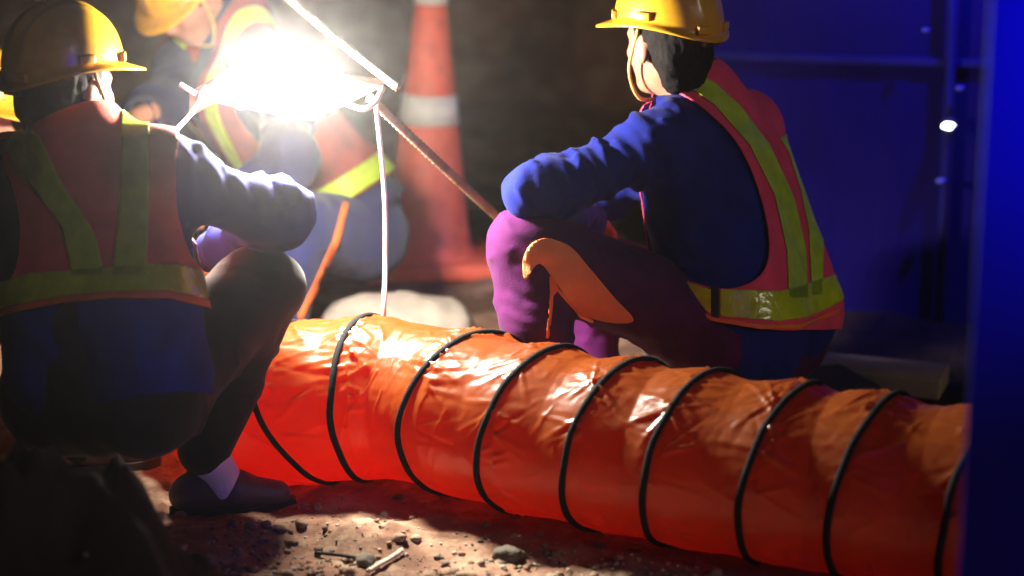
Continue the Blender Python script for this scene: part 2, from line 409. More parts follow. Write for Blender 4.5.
for i in range(NG):
    if qz[i] > 0.07 or qx[i] < -0.60: continue
    V, F = blob_stone((qx[i], qy[i], qz[i] + qr[i] * 0.2), qr[i], i, 1); (gm if i % 3 == 0 else cm).add(V, F)
for i in range(170):
    x, y = rs.uniform(-0.75, 0.5), rs.normal(3.42, 0.20); rr_ = rs.uniform(0.006, 0.017); V, F = blob_stone((x, y - x * 0.2, gz(x, y - x * 0.2) + rr_ * 0.1), rr_, 900 + i, 2); cm.add(V + 0.12 * rr_ * fbm(V * 160, 5, 1)[:, None], F)
tag(cm.obj('clods', M['clod']), None, None, kind='stuff')
g_o = gm.obj('gravel', M['gravel']); tag(g_o, None, None, kind='stuff')

# ------------------------------------------------------------------ ventilation hose
axis_px = [(196, 478, 0.06), (250, 432, 0.12), (310, 406, 0.172), (400, 397, 0.182), (500, 421, 0.18), (600, 441, 0.18), (720, 462, 0.18), (850, 482, 0.18), (960, 497, 0.18), (1090, 516, 0.18), (1230, 536, 0.18)]
AX = spline([W(225, 425, 4.47), W(266, 408, 4.38), W(318, 401, 4.28)] + [Wz(*p) for p in axis_px[3:]], 40)
DR = 0.176
seg = np.linalg.norm(np.diff(AX, axis=0), axis=1); arc = np.concatenate([[0], np.cumsum(seg)])
NL = 760; NA = 220
su = np.linspace(0, arc[-1], NL); CP = np.stack([np.interp(su, arc, AX[:, i]) for i in range(3)], 1)
for _ in range(900): CP[1:-1] = 0.25 * CP[:-2] + 0.5 * CP[1:-1] + 0.25 * CP[2:]
TT = np.gradient(CP, axis=0); TT /= np.linalg.norm(TT, axis=1)[:, None]
hoop_px = [(262, 405), (332, 400), (403, 415), (477, 430), (561, 450), (641, 462), (738, 478), (828, 492), (940, 508), (1052, 524)]
def frame_at(i):
    t = TT[i]; side = nrm(np.cross(t, [0, 0, 1])); up = np.cross(side, t); return side, up
SIDE = np.array([frame_at(i)[0] for i in range(NL)]); UPV = np.array([frame_at(i)[1] for i in range(NL)])
# the near edge of each hoop is what the photograph shows: find the station whose near point projects there
near_pt = CP + SIDE * DR - TT * DR * 0.20
npx, _ = proj(near_pt)
hoop_i = [int(np.argmin(np.abs(npx[:, 0] - p[0]))) for p in hoop_px]
hs = su[hoop_i]
ang = np.linspace(0, 2 * PI, NA, endpoint=False)
ca, sa = np.cos(ang), np.sin(ang)
DV = CP[:, None, :] + DR * (ca[None, :, None] * SIDE[:, None, :] + sa[None, :, None] * UPV[:, None, :])
S2 = np.repeat(su[:, None], NA, 1); A2 = np.repeat(ang[None, :], NL, 0)
dmin = np.min(np.abs(su[:, None] - hs[None, :]), 1)
gap = np.clip(dmin / 0.085, 0, 1)[:, None]
q = np.stack([(S2 * 9).ravel(), (np.cos(A2) * 1.1).ravel(), (np.sin(A2) * 1.1).ravel()], 1)
soft = fbm(q, 41).reshape(NL, NA)
# pleats: fan out of the hoops, strongest on the slack upper side
pl = np.stack([(S2 * 4.0).ravel(), (np.cos(A2 + S2 * 3) * 7).ravel(), (np.sin(A2 + S2 * 3) * 7).ravel()], 1)
ridge = 1 - np.abs(vnoise(pl, 47)).reshape(NL, NA) * 2.2
pl2 = np.stack([(S2 * 11.0 + A2 * 2.0).ravel(), (np.cos(A2) * 4).ravel(), (np.sin(A2) * 4).ravel()], 1)
ridge2 = 1 - np.abs(fbm(pl2, 53, 2)).reshape(NL, NA) * 2.0
pl3 = np.stack([(S2 * 26.0 - A2 * 2.5).ravel(), (np.cos(A2) * 6).ravel(), (np.sin(A2) * 6).ravel()], 1)
ridge3 = 1 - np.abs(fbm(pl3, 59, 2)).reshape(NL, NA) * 2.0
pl4 = np.stack([(S2 * 48.0 + A2 * 4.0).ravel(), (np.cos(A2) * 9).ravel(), (np.sin(A2) * 9).ravel()], 1)
ridge4 = 1 - np.abs(fbm(pl4, 67, 2)).reshape(NL, NA) * 2.0
topw = 0.45 + 0.75 * np.clip(np.sin(A2) + 0.15, 0, 1)
disp = -0.010 * gap * (0.5 + 0.5 * np.sin(A2)) - 0.004 * gap + 0.0030 * soft * gap + topw * (0.0006 * np.clip(ridge2, -0.3, 1) + 0.0008 * np.clip(ridge3, -0.1, 1))
rp_ = np.random.RandomState(12)
def crease(s0, a0, s1, a1, hgt, wd):
    """one pleat: a raised or sunken fold running from s0, a0 to s1, a1 on the tube"""
    lo_, hi_ = min(s0, s1) - 0.03, max(s0, s1) + 0.03; ii = np.where((su > lo_) & (su < hi_))[0]
    if len(ii) == 0: return
    X_ = su[ii][:, None]; Yd = (ang[None, :] - a0 + PI) % (2 * PI) - PI
    dx, dy = s1 - s0, (a1 - a0) * DR; L2 = dx * dx + dy * dy; t = np.clip(((X_ - s0) * dx + Yd * DR * dy) / L2, 0, 1)
    d = np.sqrt((X_ - s0 - t * dx) ** 2 + (Yd * DR - t * dy) ** 2)
    disp[ii] += hgt * np.exp(-(d / (wd * (0.6 + 0.8 * t))) ** 2) * (1 - t) ** 0.6
for h_ in hs:
    for sg in (-1, 1):
        for k in range(30):
            a0 = rp_.normal(1.35, 0.75) if k < 22 else rp_.uniform(-PI, PI); l_ = rp_.uniform(0.035, 0.11)
            crease(h_ + sg * 0.004, a0, h_ + sg * l_, a0 + rp_.normal(0, 0.26), rp_.choice([1, 1, -0.6]) * rp_.uniform(0.0022, 0.0055), rp_.uniform(0.0032, 0.0060))
for k in range(110):
    s_ = rp_.uniform(0, arc[-1]); a0 = rp_.uniform(-0.9, 2.6); crease(s_, a0, s_ + rp_.normal(0, 0.035), a0 - rp_.uniform(0.15, 0.7), rp_.uniform(0.0008, 0.0022), rp_.uniform(0.0030, 0.0055))
DV = DV + disp[:, :, None] * (ca[None, :, None] * SIDE[:, None, :] + sa[None, :, None] * UPV[:, None, :])
# flattened where it lies on the dirt
base = np.array([gz(c[0], c[1]) for c in CP])
low = DV[:, :, 2] - base[:, None]
DI = np.arange(NL * NA).reshape(NL, NA); nxt = np.roll(DI, -1, 1)
DF = np.stack([DI[:-1].ravel(), nxt[:-1].ravel(), nxt[1:].ravel(), DI[1:].ravel()], 1)
duct = thing('ventilation_duct', (CP[NL // 2][0], CP[NL // 2][1], 0), 'long orange fabric ventilation duct with black hoops lying on the dirt', 'duct')
to_obj('fabric_tube', DV.reshape(-1, 3), DF, M['duct'], duct)
for hk, i in enumerate(hoop_i):
    kc, ks = [(0.12, -0.22), (0.22, 0.0), (0.26, 0.08)][hk] if hk < 3 else (0.18, 0.14)
    wob = 0.005 * vnoise(np.stack([ca * 2, sa * 2, np.full(NA, hk * 7.37)], 1), 61)
    sp_ = np.clip(su[i] + wob + DR * (ks * sa - kc * ca), 0.002, arc[-1] - 0.002)
    fi = sp_ / arc[-1] * (NL - 1); i0 = np.floor(fi).astype(int); fr_ = (fi - i0)[:, None]; aa = np.arange(NA)
    cpt = CP[i0] * (1 - fr_) + CP[i0 + 1] * fr_; P = DV[i0, aa] * (1 - fr_) + DV[i0 + 1, aa] * fr_
    rd = P - cpt; rd /= np.linalg.norm(rd, axis=1)[:, None]; P = cpt + rd * (DR + 0.001)
    k = len(P); n = 8; Vv = []; Ff = []
    for a in range(k):
        rad = rd[a]
        for b in range(n):
            g = 2 * PI * b / n; Vv.append(P[a] + 0.0055 * math.cos(g) * rad + 0.0075 * math.sin(g) * TT[i0[a]])
    for a in range(k):
        for b in range(n): Ff.append((a * n + b, ((a + 1) % k) * n + b, ((a + 1) % k) * n + (b + 1) % n, a * n + (b + 1) % n))
    to_obj('hoop', Vv, Ff, M['duct_rib'], duct)

# ------------------------------------------------------------------ work lamp
LAMP = 340
Pc = W(287, 89, 4.33); nn = nrm([0.02, -0.48, -0.877])
def on_plane(px, py):
    v = RT * (px - 512) / FPX + FW + UP * (288 - py) / FPX; return CAM + v * (np.dot(Pc - CAM, nn) / np.dot(v, nn))
Aq, Bq, Cq, Dq = on_plane(192, 95), on_plane(312, 118), on_plane(382, 83), on_plane(250, 60)
lamp = thing('work_lamp', (Pc[0], Pc[1], Pc[2]), 'glaring flat square work lamp hung on steel rods between the workers', 'work lamp')
fr = MB()
for a, b in ((Aq, Bq), (Bq, Cq), (Cq, Dq), (Dq, Aq)): fr.tube([a, (a + b) / 2, b], 0.0075, 8)
fr.obj('frame', M['steel'], lamp)
sp = MB(); e0 = nrm(Bq - Aq); q0_, q1_ = Aq - e0 * 0.004, Dq - e0 * 0.004; sp.add([q0_ - nn * 0.006, q1_ - nn * 0.006, q1_ + nn * 0.052, q0_ + nn * 0.052], [(0, 1, 2, 3)]); sp.obj('side_plate', M['steel'], lamp, smooth=False, solid=0.003)
pn = bpy.data.materials.new('clear lamp cover'); pn.use_nodes = True; n = pn.node_tree; n.nodes.clear()
t1 = n.nodes.new('ShaderNodeBsdfTransparent'); t1.inputs[0].default_value = (1, 1, 1, 1); d1 = n.nodes.new('ShaderNodeBsdfTranslucent'); d1.inputs[0].default_value = (0.9, 0.9, 0.88, 1)
d2 = n.nodes.new('ShaderNodeBsdfDiffuse'); d2.inputs[0].default_value = (0.85, 0.85, 0.82, 1)
m1 = n.nodes.new('ShaderNodeMixShader'); m1.inputs[0].default_value = 0.5; m2 = n.nodes.new('ShaderNodeMixShader'); m2.inputs[0].default_value = 0.5
n.links.new(d1.outputs[0], m1.inputs[1]); n.links.new(d2.outputs[0], m1.inputs[2]); n.links.new(t1.outputs[0], m2.inputs[1]); n.links.new(m1.outputs[0], m2.inputs[2])
oo = n.nodes.new('ShaderNodeOutputMaterial'); n.links.new(m2.outputs[0], oo.inputs['Surface'])
pa = to_obj('cover_panel', [Aq, Bq, Cq, Dq], [(0, 1, 2, 3)], pn, lamp, smooth=False, solid=0.003)
ex = nrm(Bq - Aq); ey = nrm(np.cross(nn, ex)); Rl = np.stack([ex, ey, nn], 1)
bulb_c = on_plane(287, 72) + nn * 0.014
bm_ = MB().tube([bulb_c - ex * 0.075, bulb_c, bulb_c + ex * 0.075], 0.012, 12)
bm_.obj('bulb', emit('glowing bulb', (1.0, 0.97, 0.9), 900), lamp)
wr = MB()
for k in range(4):
    c0 = Aq * 0.72 + Dq * 0.15 + Pc * 0.13 + ex * 0.02 * k + nn * 0.012
    wr.tube(np.array([c0 + Rl @ np.array([0.028 * math.cos(a) * (1 + 0.2 * k), 0.035 * math.sin(a), 0.012 * math.sin(2 * a + k)]) for a in np.linspace(0, 5.2, 24)]), 0.0022, 6)
wr.obj('wire_coil', M['cord'], lamp)
hb = MB().tube(spline([W(345, 103, 4.27), W(362, 109, 4.22), W(374, 104, 4.22), W(383, 88, 4.26)], 8), 0.006, 8); hb.obj('handle', M['steel'], lamp)
tb = MB().tube([W(180, 84, 4.25), W(186, 88, 4.25), W(196, 94, 4.25)], 0.006, 8); tb.obj('bracket_tab', M['steel'], lamp)
for ux, uy in ((-0.085, -0.03), (0.085, -0.03), (-0.035, 0.035), (0.035, 0.035), (0.0, -0.05)):     # the lamp's row of emitters
    pl_ = bpy.data.lights.new('lamp_light', 'POINT'); pl_.energy = LAMP / 5; pl_.shadow_soft_size = 0.03; pl_.color = (1.0, 0.93, 0.80)
    plo = bpy.data.objects.new('lamp_light', pl_); C.objects.link(plo); plo.location = tuple(on_plane(286, 68) + nn * 0.016 + ex * ux + ey * uy * 0.7)

def rebar(name, P, r, label, cat):
    P = np.asarray(P); mb = MB(); L = np.linalg.norm(P[-1] - P[0]); N = int(L / 0.0045) + 2
    ts = np.linspace(0, 1, N); Q = P[0] + ts[:, None] * (P[-1] - P[0]); Q[:, 2] += -0.012 * np.sin(ts * PI)
    rr = r * (1 + 0.22 * (np.arange(N) % 3 == 0)); mb.tube(Q, rr, 10)
    return tag(mb.obj(name, M['rebar']), label, cat)
rebar('steel_rod', [W(398, 88, 4.27), W(215, -70, 4.6)], 0.008, 'ribbed steel rod slanting up out of view from the corner of the lamp', 'steel rod')
rb = [W(370, 98, 4.27), W(503, 217, 4.62)]; dv = rb[1] - rb[0]
rebar('rebar', [rb[0], rb[0] + dv * 2.35], 0.0095, 'long dusty ribbed bar slanting from the lamp down behind the seated worker', 'rebar')
cb = MB().tube(spline([W(376, 103, 4.26), W(381, 150, 4.31), W(385, 200, 4.36), W(385.5, 260, 4.40), W(384, 330, 4.44), Wz(388, 395, 0.012)], 10), 0.0052, 8)
tag(cb.obj('power_cable', M['cord']), 'white cable hanging straight down from the lamp to the ground behind the duct', 'cable')
cb = MB().tube(spline([W(203, 97, 4.25), W(188, 117, 4.25), W(171, 136, 4.26), W(150, 170, 4.30), W(140, 260, 4.38), W(150, 400, 4.42)], 10), 0.0052, 8)
tag(cb.obj('power_cable', M['cord']), 'short white cable running from the lamp behind the shoulder of the worker in front', 'cable')

# ------------------------------------------------------------------ people
def basis(f, up):
    f = nrm(f); l = nrm(np.cross(up, f)); u = np.cross(f, l); return np.stack([f, l, u], 1)
def helmet(root, c, R):
    """hard hat: domed shell with ridge, all-round brim and front peak"""
    nA, nT = 96, 26; V = []; F = []
    def rim(a):
        ca_, sa_ = math.cos(a), math.sin(a)
        return 0.126 * ca_, 0.106 * sa_, 0.012 * sa_ * sa_ - 0.016 * max(0, -ca_) ** 2 - 0.004 * max(0, ca_)
    rows = nT + 4
    for j in range(nT):
        t = 1 - j / (nT - 1)
        for i in range(nA):
            a = 2 * PI * i / nA; x, y, z = rim(a); th = t * PI / 2
            r = max(0.0, math.cos(th)) ** 0.82; zz = z * (1 - t) + 0.128 * math.sin(th) ** 1.05
            X_, Y_ = x * r, y * r
            rid = 0.0075 * (math.exp(-(Y_ / 0.013) ** 2) + 0.55 * math.exp(-((abs(Y_) - 0.038) / 0.009) ** 2)) * min(1, t * 3.0) * (1 if X_ > -0.10 else 0.5)
            sc = 1 + rid / 0.12; V.append((X_ * sc, Y_ * sc, zz * (1 + rid / 0.128)))
    for j, (wf, dz) in enumerate(((0.25, -0.003), (0.6, -0.006), (1.0, -0.010), (1.0, -0.0145))):
        for i in range(nA):
            a = 2 * PI * i / nA; x, y, z = rim(a); ca_, sa_ = math.cos(a), math.sin(a)
            wd = 0.012 + 0.036 * max(0, ca_) ** 2.0; l = math.hypot(x, y)
            V.append((x * (1 + wd * wf / l), y * (1 + wd * wf / l), z + dz - 0.010 * max(0, ca_) ** 2 * wf))
    for j in range(rows - 1):
        for i in range(nA):
            k = (i + 1) % nA; F.append((j * nA + i, (j + 1) * nA + i, (j + 1) * nA + k, j * nA + k))
    V = np.array(V)
    mb = MB(); mb.add(V @ R.T + c, F)
    for a in (0.72, 1.62, 2.75, -0.72, -1.62, -2.75):      # moulded accessory slots
        x, y, z = rim(a); p = np.array([x, y, z + 0.010]); out = nrm([x, y, 0]); tg = np.array([-out[1], out[0], 0])
        mb.box(c + R @ (p + out * 0.002), (0.0055, 0.017, 0.009), R @ np.stack([out, tg, [0, 0, 1]], 1), 0.002)
    h = mb.obj('helmet', M['helmet'], root, solid=0.0028, off=-1)
    hb_ = MB()
    for z0 in (-0.004,):
        hb_.torus(c + R @ np.array([0, 0, z0]), R, 0.103, 0.084, 0.007, 48, 6)
    hb_.box(c + R @ np.array([-0.108, 0, -0.024]), (0.012, 0.035, 0.017), R, 0.004)
    sub('headband', hb_.V, hb_.F, M['harness'], h)
    return h

def hand(wrist, d, palm_n, left):
    """prims for palm, four bent fingers and a thumb; d runs from wrist to fingertips, palm_n out of the palm"""
    d = nrm(d); pn_ = nrm(palm_n - d * np.dot(palm_n, d)); sd = np.cross(d, pn_) * (1 if left else -1)
    pr = [ell(wrist + d * 0.045, (0.050, 0.038, 0.016), np.stack([d, sd, pn_], 1)), cap(wrist - d * 0.03, wrist + d * 0.01, 0.026, 0.026)]
    for k, (o_, L_) in enumerate(((0.030, 0.070), (0.010, 0.080), (-0.010, 0.075), (-0.029, 0.058))):
        a = wrist + d * (0.085 - 0.004 * abs(k - 1)) + sd * o_; b = a + (d * 0.85 + pn_ * 0.5) * L_ * 0.5; e = b + (d * 0.35 + pn_ * 0.9) * L_ * 0.5
        pr += [cap(a - d * 0.02, b, 0.0092, 0.0085), cap(b, e, 0.0085, 0.0068)]
    a = wrist + d * 0.025 + sd * 0.030; b = a + d * 0.030 + sd * 0.025 + pn_ * 0.008; e = b + d * 0.030 + sd * 0.004 + pn_ * 0.012
    return pr + [cap(a, b, 0.012, 0.010), cap(b, e, 0.010, 0.008)]

def wrinkles(V, N, J, amp, seed, limbs, sc=1.0):
    """cloth folds: slack ripples across the limbs plus broad soft folds"""
    d = amp * 0.9 * fbm(V * np.array([7, 7, 5]) * sc, seed)
    for a, b, n_, g in limbs:
        ds, t = segd(V, J[a], J[b]); wgt = np.exp(-(np.maximum(0, ds - 0.05) / 0.05) ** 2)
        L = np.linalg.norm(J[b] - J[a]); ax = nrm(J[b] - J[a])
        off = V - J[a]; q_ = np.stack([(off @ ax) * n_ * 2.6, off @ nrm(np.cross(ax, [0.3, 0.5, 0.8])) * 5.0, off @ nrm(np.cross(ax, [0.8, -0.5, 0.1])) * 5.0], 1)
        q_ = q_ + 0.35 * np.stack([vnoise(V * 9, seed + 70)] * 3, 1)
        r = 1 - np.abs(vnoise(q_, seed + 5)) * 2.4
        d += wgt * amp * g * np.clip(r, -0.6, 1)
    return V + N * d[:, None]

def fold(V, N, a, b, hgt, wd):
    ds, t = segd(V, a, b); return V + N * (hgt * np.exp(-(ds / (wd * (1.0 - 0.35 * t))) ** 2) * np.sqrt(np.clip(1 - t * 0.9, 0, 1)))[:, None]
def folds(V, F, J, seed, limbs, amp=1.0, lines_=None, dep=0.14):
    N = vnorm(V, F); rr = np.random.RandomState(seed)
    for a, b, cnt in limbs:
        ds, t = segd(V, J[a], J[b]); near = np.where((ds < dep) & (t > 0.02) & (t < 0.98))[0]
        if len(near) == 0: continue
        ax = nrm(J[b] - J[a])
        for k in range(cnt):
            i = near[rr.randint(len(near))]; n_ = N[i]; c_ = nrm(np.cross(n_, ax)); al = np.cross(c_, n_)
            g = rr.normal(0, 0.55); d = c_ * math.cos(g) + al * math.sin(g); l_ = rr.uniform(0.04, 0.11); q0 = V[i]; q1 = q0 + d * l_ - n_ * l_ * l_ * 4.0
            V = fold(V, N, q0, q1, amp * rr.choice([1, 1, -0.8]) * rr.uniform(0.003, 0.007), rr.uniform(0.007, 0.013))
    if lines_:
        q_, dd = proj(V); fc = np.einsum('ij,ij->i', N, CAM - V) > 0
        for pts, hgt, wpx in lines_:
            dist = np.full(len(V), 1e9); n_ = len(pts) - 1; tt = np.zeros(len(V))
            for i in range(n_):
                a = np.array(pts[i], float); e = np.array(pts[i + 1], float) - a; t = np.clip(((q_ - a) @ e) / (e @ e), 0, 1); d = np.linalg.norm(q_ - a - t[:, None] * e, axis=1)
                tt = np.where(d < dist, (i + t) / n_, tt); dist = np.minimum(dist, d)
            V = V + N * (fc * hgt * np.exp(-(dist / wpx) ** 2) * np.sin(np.clip(0.15 + 0.8 * tt, 0, 1) * PI))[:, None]
    return V
def shoes(root, J, S_, toe, m_up):
    a = J['ankle' + S_]; t = nrm([toe[0], toe[1], 0]); zg = gz(a[0], a[1]); s_ = np.array([-t[1], t[0], 0])
    heel = np.array([a[0], a[1], zg]) - t * 0.045
    pr = [cap(heel + [0, 0, 0.045], heel + t * 0.10 + [0, 0, 0.05], 0.036, 0.040), cap(heel + t * 0.10 + [0, 0, 0.042], heel + t * 0.190 + [0, 0, 0.030], 0.042, 0.029), cap(heel + t * 0.02 + [0, 0, 0.06], heel + t * 0.05 + [0, 0, 0.085], 0.036, 0.036)]
    Fd, o = field(pr, 0.006, 0.02); V, Q = nets(Fd, o, 0.006); V[:, 2] = np.maximum(V[:, 2], zg + 0.012)
    sh = to_obj('shoe', V, Q, m_up, root)
    mb = MB(); n = 28; top = []; bot = []
    for i in range(n):
        an = 2 * PI * i / n; x = 0.095 + 0.133 * math.cos(an); y = 0.045 * math.sin(an) * (1 + 0.12 * math.cos(an))
        p = heel + t * (x + 0.002) + s_ * y; top.append([p[0], p[1], zg + 0.020]); bot.append([p[0], p[1], zg - 0.006])
    mb.add(top + bot, [tuple(range(n)), tuple(range(2 * n - 1, n - 1, -1))] + [(i, n + i, n + (i + 1) % n, (i + 1) % n) for i in range(n)])
    sub('sole', mb.V, mb.F, M['sole'], sh, smooth=False)

def worker(label, J, hf, hup, face, h, jm, tm, vm, vest_poly=None, bands=None, waist=None, trim=None, seed=1, toe=None, sock=None, hat_off=0.05, hat_f=None, torso_r=0.115, group=None, jfold=None, tfold=None, nf=1.0):
    base_xy = (J['ankleL'] + J['ankleR']) / 2
    root = thing('person', (base_xy[0], base_xy[1], gz(base_xy[0], base_xy[1])), label, 'person', group)
    f2 = nrm([face[0], face[1], 0]); lat = np.array([-f2[1], f2[0], 0])     # towards the person's left
    mid_sh = (J['shL'] + J['shR']) / 2; axis = nrm(J['neck'] - J['pelvis'])
    # ---- body: one continuous skin surface (head, neck, trunk, limbs)
    R = basis(hf, hup); hc = J['head']
    HL = lambda x, y, z: hc + R @ np.array([x, y, z])
    head = [ell(HL(-0.008, 0, 0.035), (0.098, 0.076, 0.092), R), ell(HL(0.030, 0, -0.035), (0.062, 0.058, 0.078), R), cap(HL(0.062, -0.018, -0.088), HL(0.062, 0.018, -0.088), 0.020, 0.020),
            cap(HL(0.088, 0, 0.012), HL(0.106, 0, -0.022), 0.009, 0.014), cap(HL(0.082, -0.022, -0.055), HL(0.082, 0.022, -0.055), 0.011, 0.011),
            cap(HL(0.084, 0.014, 0.026), HL(0.070, 0.046, 0.024), 0.010, 0.010), cap(HL(0.084, -0.014, 0.026), HL(0.070, -0.046, 0.024), 0.010, 0.010),
            ell(HL(0.062, 0.040, -0.020), (0.026, 0.020, 0.022), R), ell(HL(0.062, -0.040, -0.020), (0.026, 0.020, 0.022), R)]
    for s in (1, -1):
        head += [ell(HL(-0.012, s * 0.080, -0.006), (0.021, 0.009, 0.033), R @ np.array([[0.94, 0, 0.34], [0, 1, 0], [-0.34, 0, 0.94]]))]
    head += [cap(HL(-0.022, 0, -0.04), J['neck'] + axis * 0.0, 0.056, 0.062)]
    limb = [cap(J['neck'], J['shL'], 0.05, 0.045), cap(J['neck'], J['shR'], 0.05, 0.045), cap(J['neck'] * 0.6 + J['pelvis'] * 0.4, J['pelvis'], 0.10, 0.10)]
    for s in 'LR':
        limb += [cap(J['sh' + s], J['el' + s], 0.045, 0.036), cap(J['el' + s], J['wr' + s], 0.036, 0.026), cap(J['hip' + s], J['knee' + s], 0.072, 0.052), cap(J['knee' + s], J['ankle' + s], 0.050, 0.034)]
    Fd, o = field(head + limb, 0.0075, 0.022); V, Q = nets(Fd, o, 0.0075)
    mb = MB(); mb.add(V, Q)
    for s in 'LR':
        d = J.get('hd' + s); d = nrm(J['wr' + s] - J['el' + s]) if d is None else nrm(d)
        Fd, o = field(hand(J['wr' + s], d, nrm(f2 * -0.3 + np.array([0, 0, -1.0])), s == 'L'), 0.0045, 0.006); V, Q = nets(Fd, o, 0.0045); mb.add(V, Q)
    mb.obj('body', M['skin'], root)
    for s in (1, -1):
        e = MB(); V, F = blob_stone((0, 0, 0), 0.012, 3, 2); e.add(V * 0 + np.array(V) * 0.9 + HL(0.078, s * 0.030, 0.008), F); e.obj('eye', M['eye'], root)
    # ---- hair over the back and sides of the head
    hr = [ell(HL(-0.022, 0, 0.030), (0.096, 0.083, 0.088), R), cap(HL(-0.062, -0.03, -0.03), HL(-0.062, 0.03, -0.03), 0.036, 0.036), cap(HL(-0.055, -0.02, -0.075), HL(-0.055, 0.02, -0.075), 0.030, 0.030)]
    Fd, o = field(hr, 0.006, 0.03); V, Q = nets(Fd, o, 0.006); N = vnorm(V, Q)
    Lc = (V - hc) @ R
    V = V + N * (0.0022 * vnoise(Lc * np.array([120, 120, 22]), seed + 3) + 0.0014 * vnoise(Lc * np.array([260, 260, 45]), seed))[:, None]
    V, Q = clip(V, tri(Q), np.minimum(0.055 - Lc[:, 0] - 0.3 * np.clip(-Lc[:, 2], 0, 1), 0.2) - np.where(Lc[:, 2] < 0.0, np.clip(0.04 + Lc[:, 0], 0, 0.2), 0))
    to_obj('hair', V, Q, M['hair'], root)
    hR = R if hat_f is None else basis(hat_f, hup)
    hm = helmet(root, hc + hR @ np.array([0.0, 0, hat_off]), hR)
    st = MB()
    for s in (1, -1):
        P_ = spline([hc + hR @ np.array([0.02, s * 0.088, hat_off - 0.01]), HL(0.030, s * 0.084, -0.05), HL(0.045, s * 0.052, -0.115), HL(0.052, 0, -0.125)], 8); st.tube(P_, 0.0042, 6)
    sub('chin_strap', st.V, st.F, M['strap'], hm)
    # ---- trousers
    tr = [cap(J['hipL'], J['hipR'], 0.125, 0.125), cap(J['pelvis'], J['pelvis'] + axis * 0.08, 0.13, 0.12)]
    for s in 'LR':
        tr += [cap(J['hip' + s], J['knee' + s], 0.112, J.get('kr', 0.084)), cap(J['knee' + s], J['ankle' + s], J.get('kr', 0.084) - 0.002, J.get('ar', 0.058))]
    tF, to = field(tr, h, 0.03); V, Q = nets(tF, to, h); N = vnorm(V, Q)
    lim = [('hip' + s, 'knee' + s, 5.0, 0.7) for s in 'LR'] + [('knee' + s, 'ankle' + s, 5.5, 1.0) for s in 'LR']
    TV = wrinkles(V, N, J, 0.0065, seed + 20, lim); TQ = Q
    zg = root['_w'][2]
    TV = folds(TV, TQ, J, seed + 40, [('hip' + s, 'knee' + s, int(26 * nf)) for s in 'LR'] + [('knee' + s, 'ankle' + s, int(24 * nf)) for s in 'LR'], 0.8, tfold)
    TV[:, 2] = np.maximum(TV[:, 2], zg + 0.02)
    trousers = to_obj('trousers', TV, TQ, tm, root)
    # ---- jacket
    tr_ = torso_r
    jk = [cap(J['pelvis'] + lat * 0.10 + axis * 0.0, mid_sh + lat * 0.095 - axis * 0.085, tr_ + J.get('hemr', 0.012), tr_), cap(J['pelvis'] - lat * 0.10, mid_sh - lat * 0.095 - axis * 0.085, tr_ + J.get('hemr', 0.012), tr_),
          cap(J['pelvis'] + f2 * 0.03, mid_sh - axis * 0.09, tr_ + 0.02, tr_ + 0.015), cap(J['neck'] - axis * 0.02, J['shL'], 0.070, 0.068), cap(J['neck'] - axis * 0.02, J['shR'], 0.070, 0.068), cap(J['neck'] - axis * 0.03, J['neck'] + axis * 0.025, 0.075, 0.064)]
    for s in 'LR':
        jk += [cap(J['sh' + s], J['el' + s], J.get('ua', 0.074), J.get('er', 0.060)), cap(J['el' + s], J['wr' + s], J.get('er', 0.060), 0.044)]
    jF, jo = field(jk, h, 0.055); V, Q = nets(jF, jo, h); N = vnorm(V, Q)
    arm = np.min([segd(V, J['sh' + s] + (J['el' + s] - J['sh' + s]) * 0.35, J['el' + s])[0] for s in 'LR'] + [segd(V, J['el' + s], J['wr' + s])[0] for s in 'LR'], 0)
    keep = np.clip(1 - (arm - 0.08) / 0.08, 0.0, 1)
    lim = [('sh' + s, 'el' + s, 6.0, 1.15) for s in 'LR'] + [('el' + s, 'wr' + s, 7.0, 1.0) for s in 'LR']
    low = np.clip((0.10 - (V - J['pelvis']) @ axis) / 0.08, 0, 1)
    V2 = wrinkles(V, N, J, 0.0085, seed, lim); V = V + (V2 - V) * np.maximum(keep, low * 0.9)[:, None]
    V = folds(V, Q, J, seed + 60, [('sh' + s, 'el' + s, int(26 * nf)) for s in 'LR'] + [('el' + s, 'wr' + s, int(20 * nf)) for s in 'LR'], 1.0, jfold, 0.11)
    cut = (V - J['pelvis']) @ axis + J.get('jcut', 0.10)
    for s in 'LR':
        ax_ = nrm(J['wr' + s] - J['el' + s]); cut = np.minimum(cut, np.where(segd(V, J['el' + s], J['wr' + s] + ax_ * 0.1)[0] < 0.08, 0.0 - (V - J['wr' + s]) @ ax_ + 0.005, 1))
    V, T = clip(V, tri(Q), cut); to_obj('jacket', V, T, jm, root, solid=0.004, off=-1)
    # ---- high-visibility vest cut from the same surface, 11 mm out
    def shell(off):
        V, Q = nets(jF, jo, h, off); N = vnorm(V, Q)
        V = V + N * (0.004 * fbm(V * np.array([10, 10, 4]), seed + 31, 2))[:, None]
        return V, tri(Q), N
    def vest_field(V, N):
        f = np.minimum((V - J['pelvis']) @ axis - J.get('vcut', 0.03), 0.4)
        for s in 'LR':
            ds, t = segd(V, J['sh' + s] + nrm(J['el' + s] - J['sh' + s]) * 0.055, J['el' + s]); f = np.minimum(f, ds - J.get('ah', 0.105))
            ds, t = segd(V, J['el' + s], J['wr' + s]); f = np.minimum(f, ds - 0.10)
        ds, t = segd(V, J['neck'], hc); f = np.minimum(f, ds - 0.082)
        f = np.minimum(f, np.where((V - mid_sh) @ f2 > 0, np.abs((V - mid_sh) @ lat) - 0.035, 1))
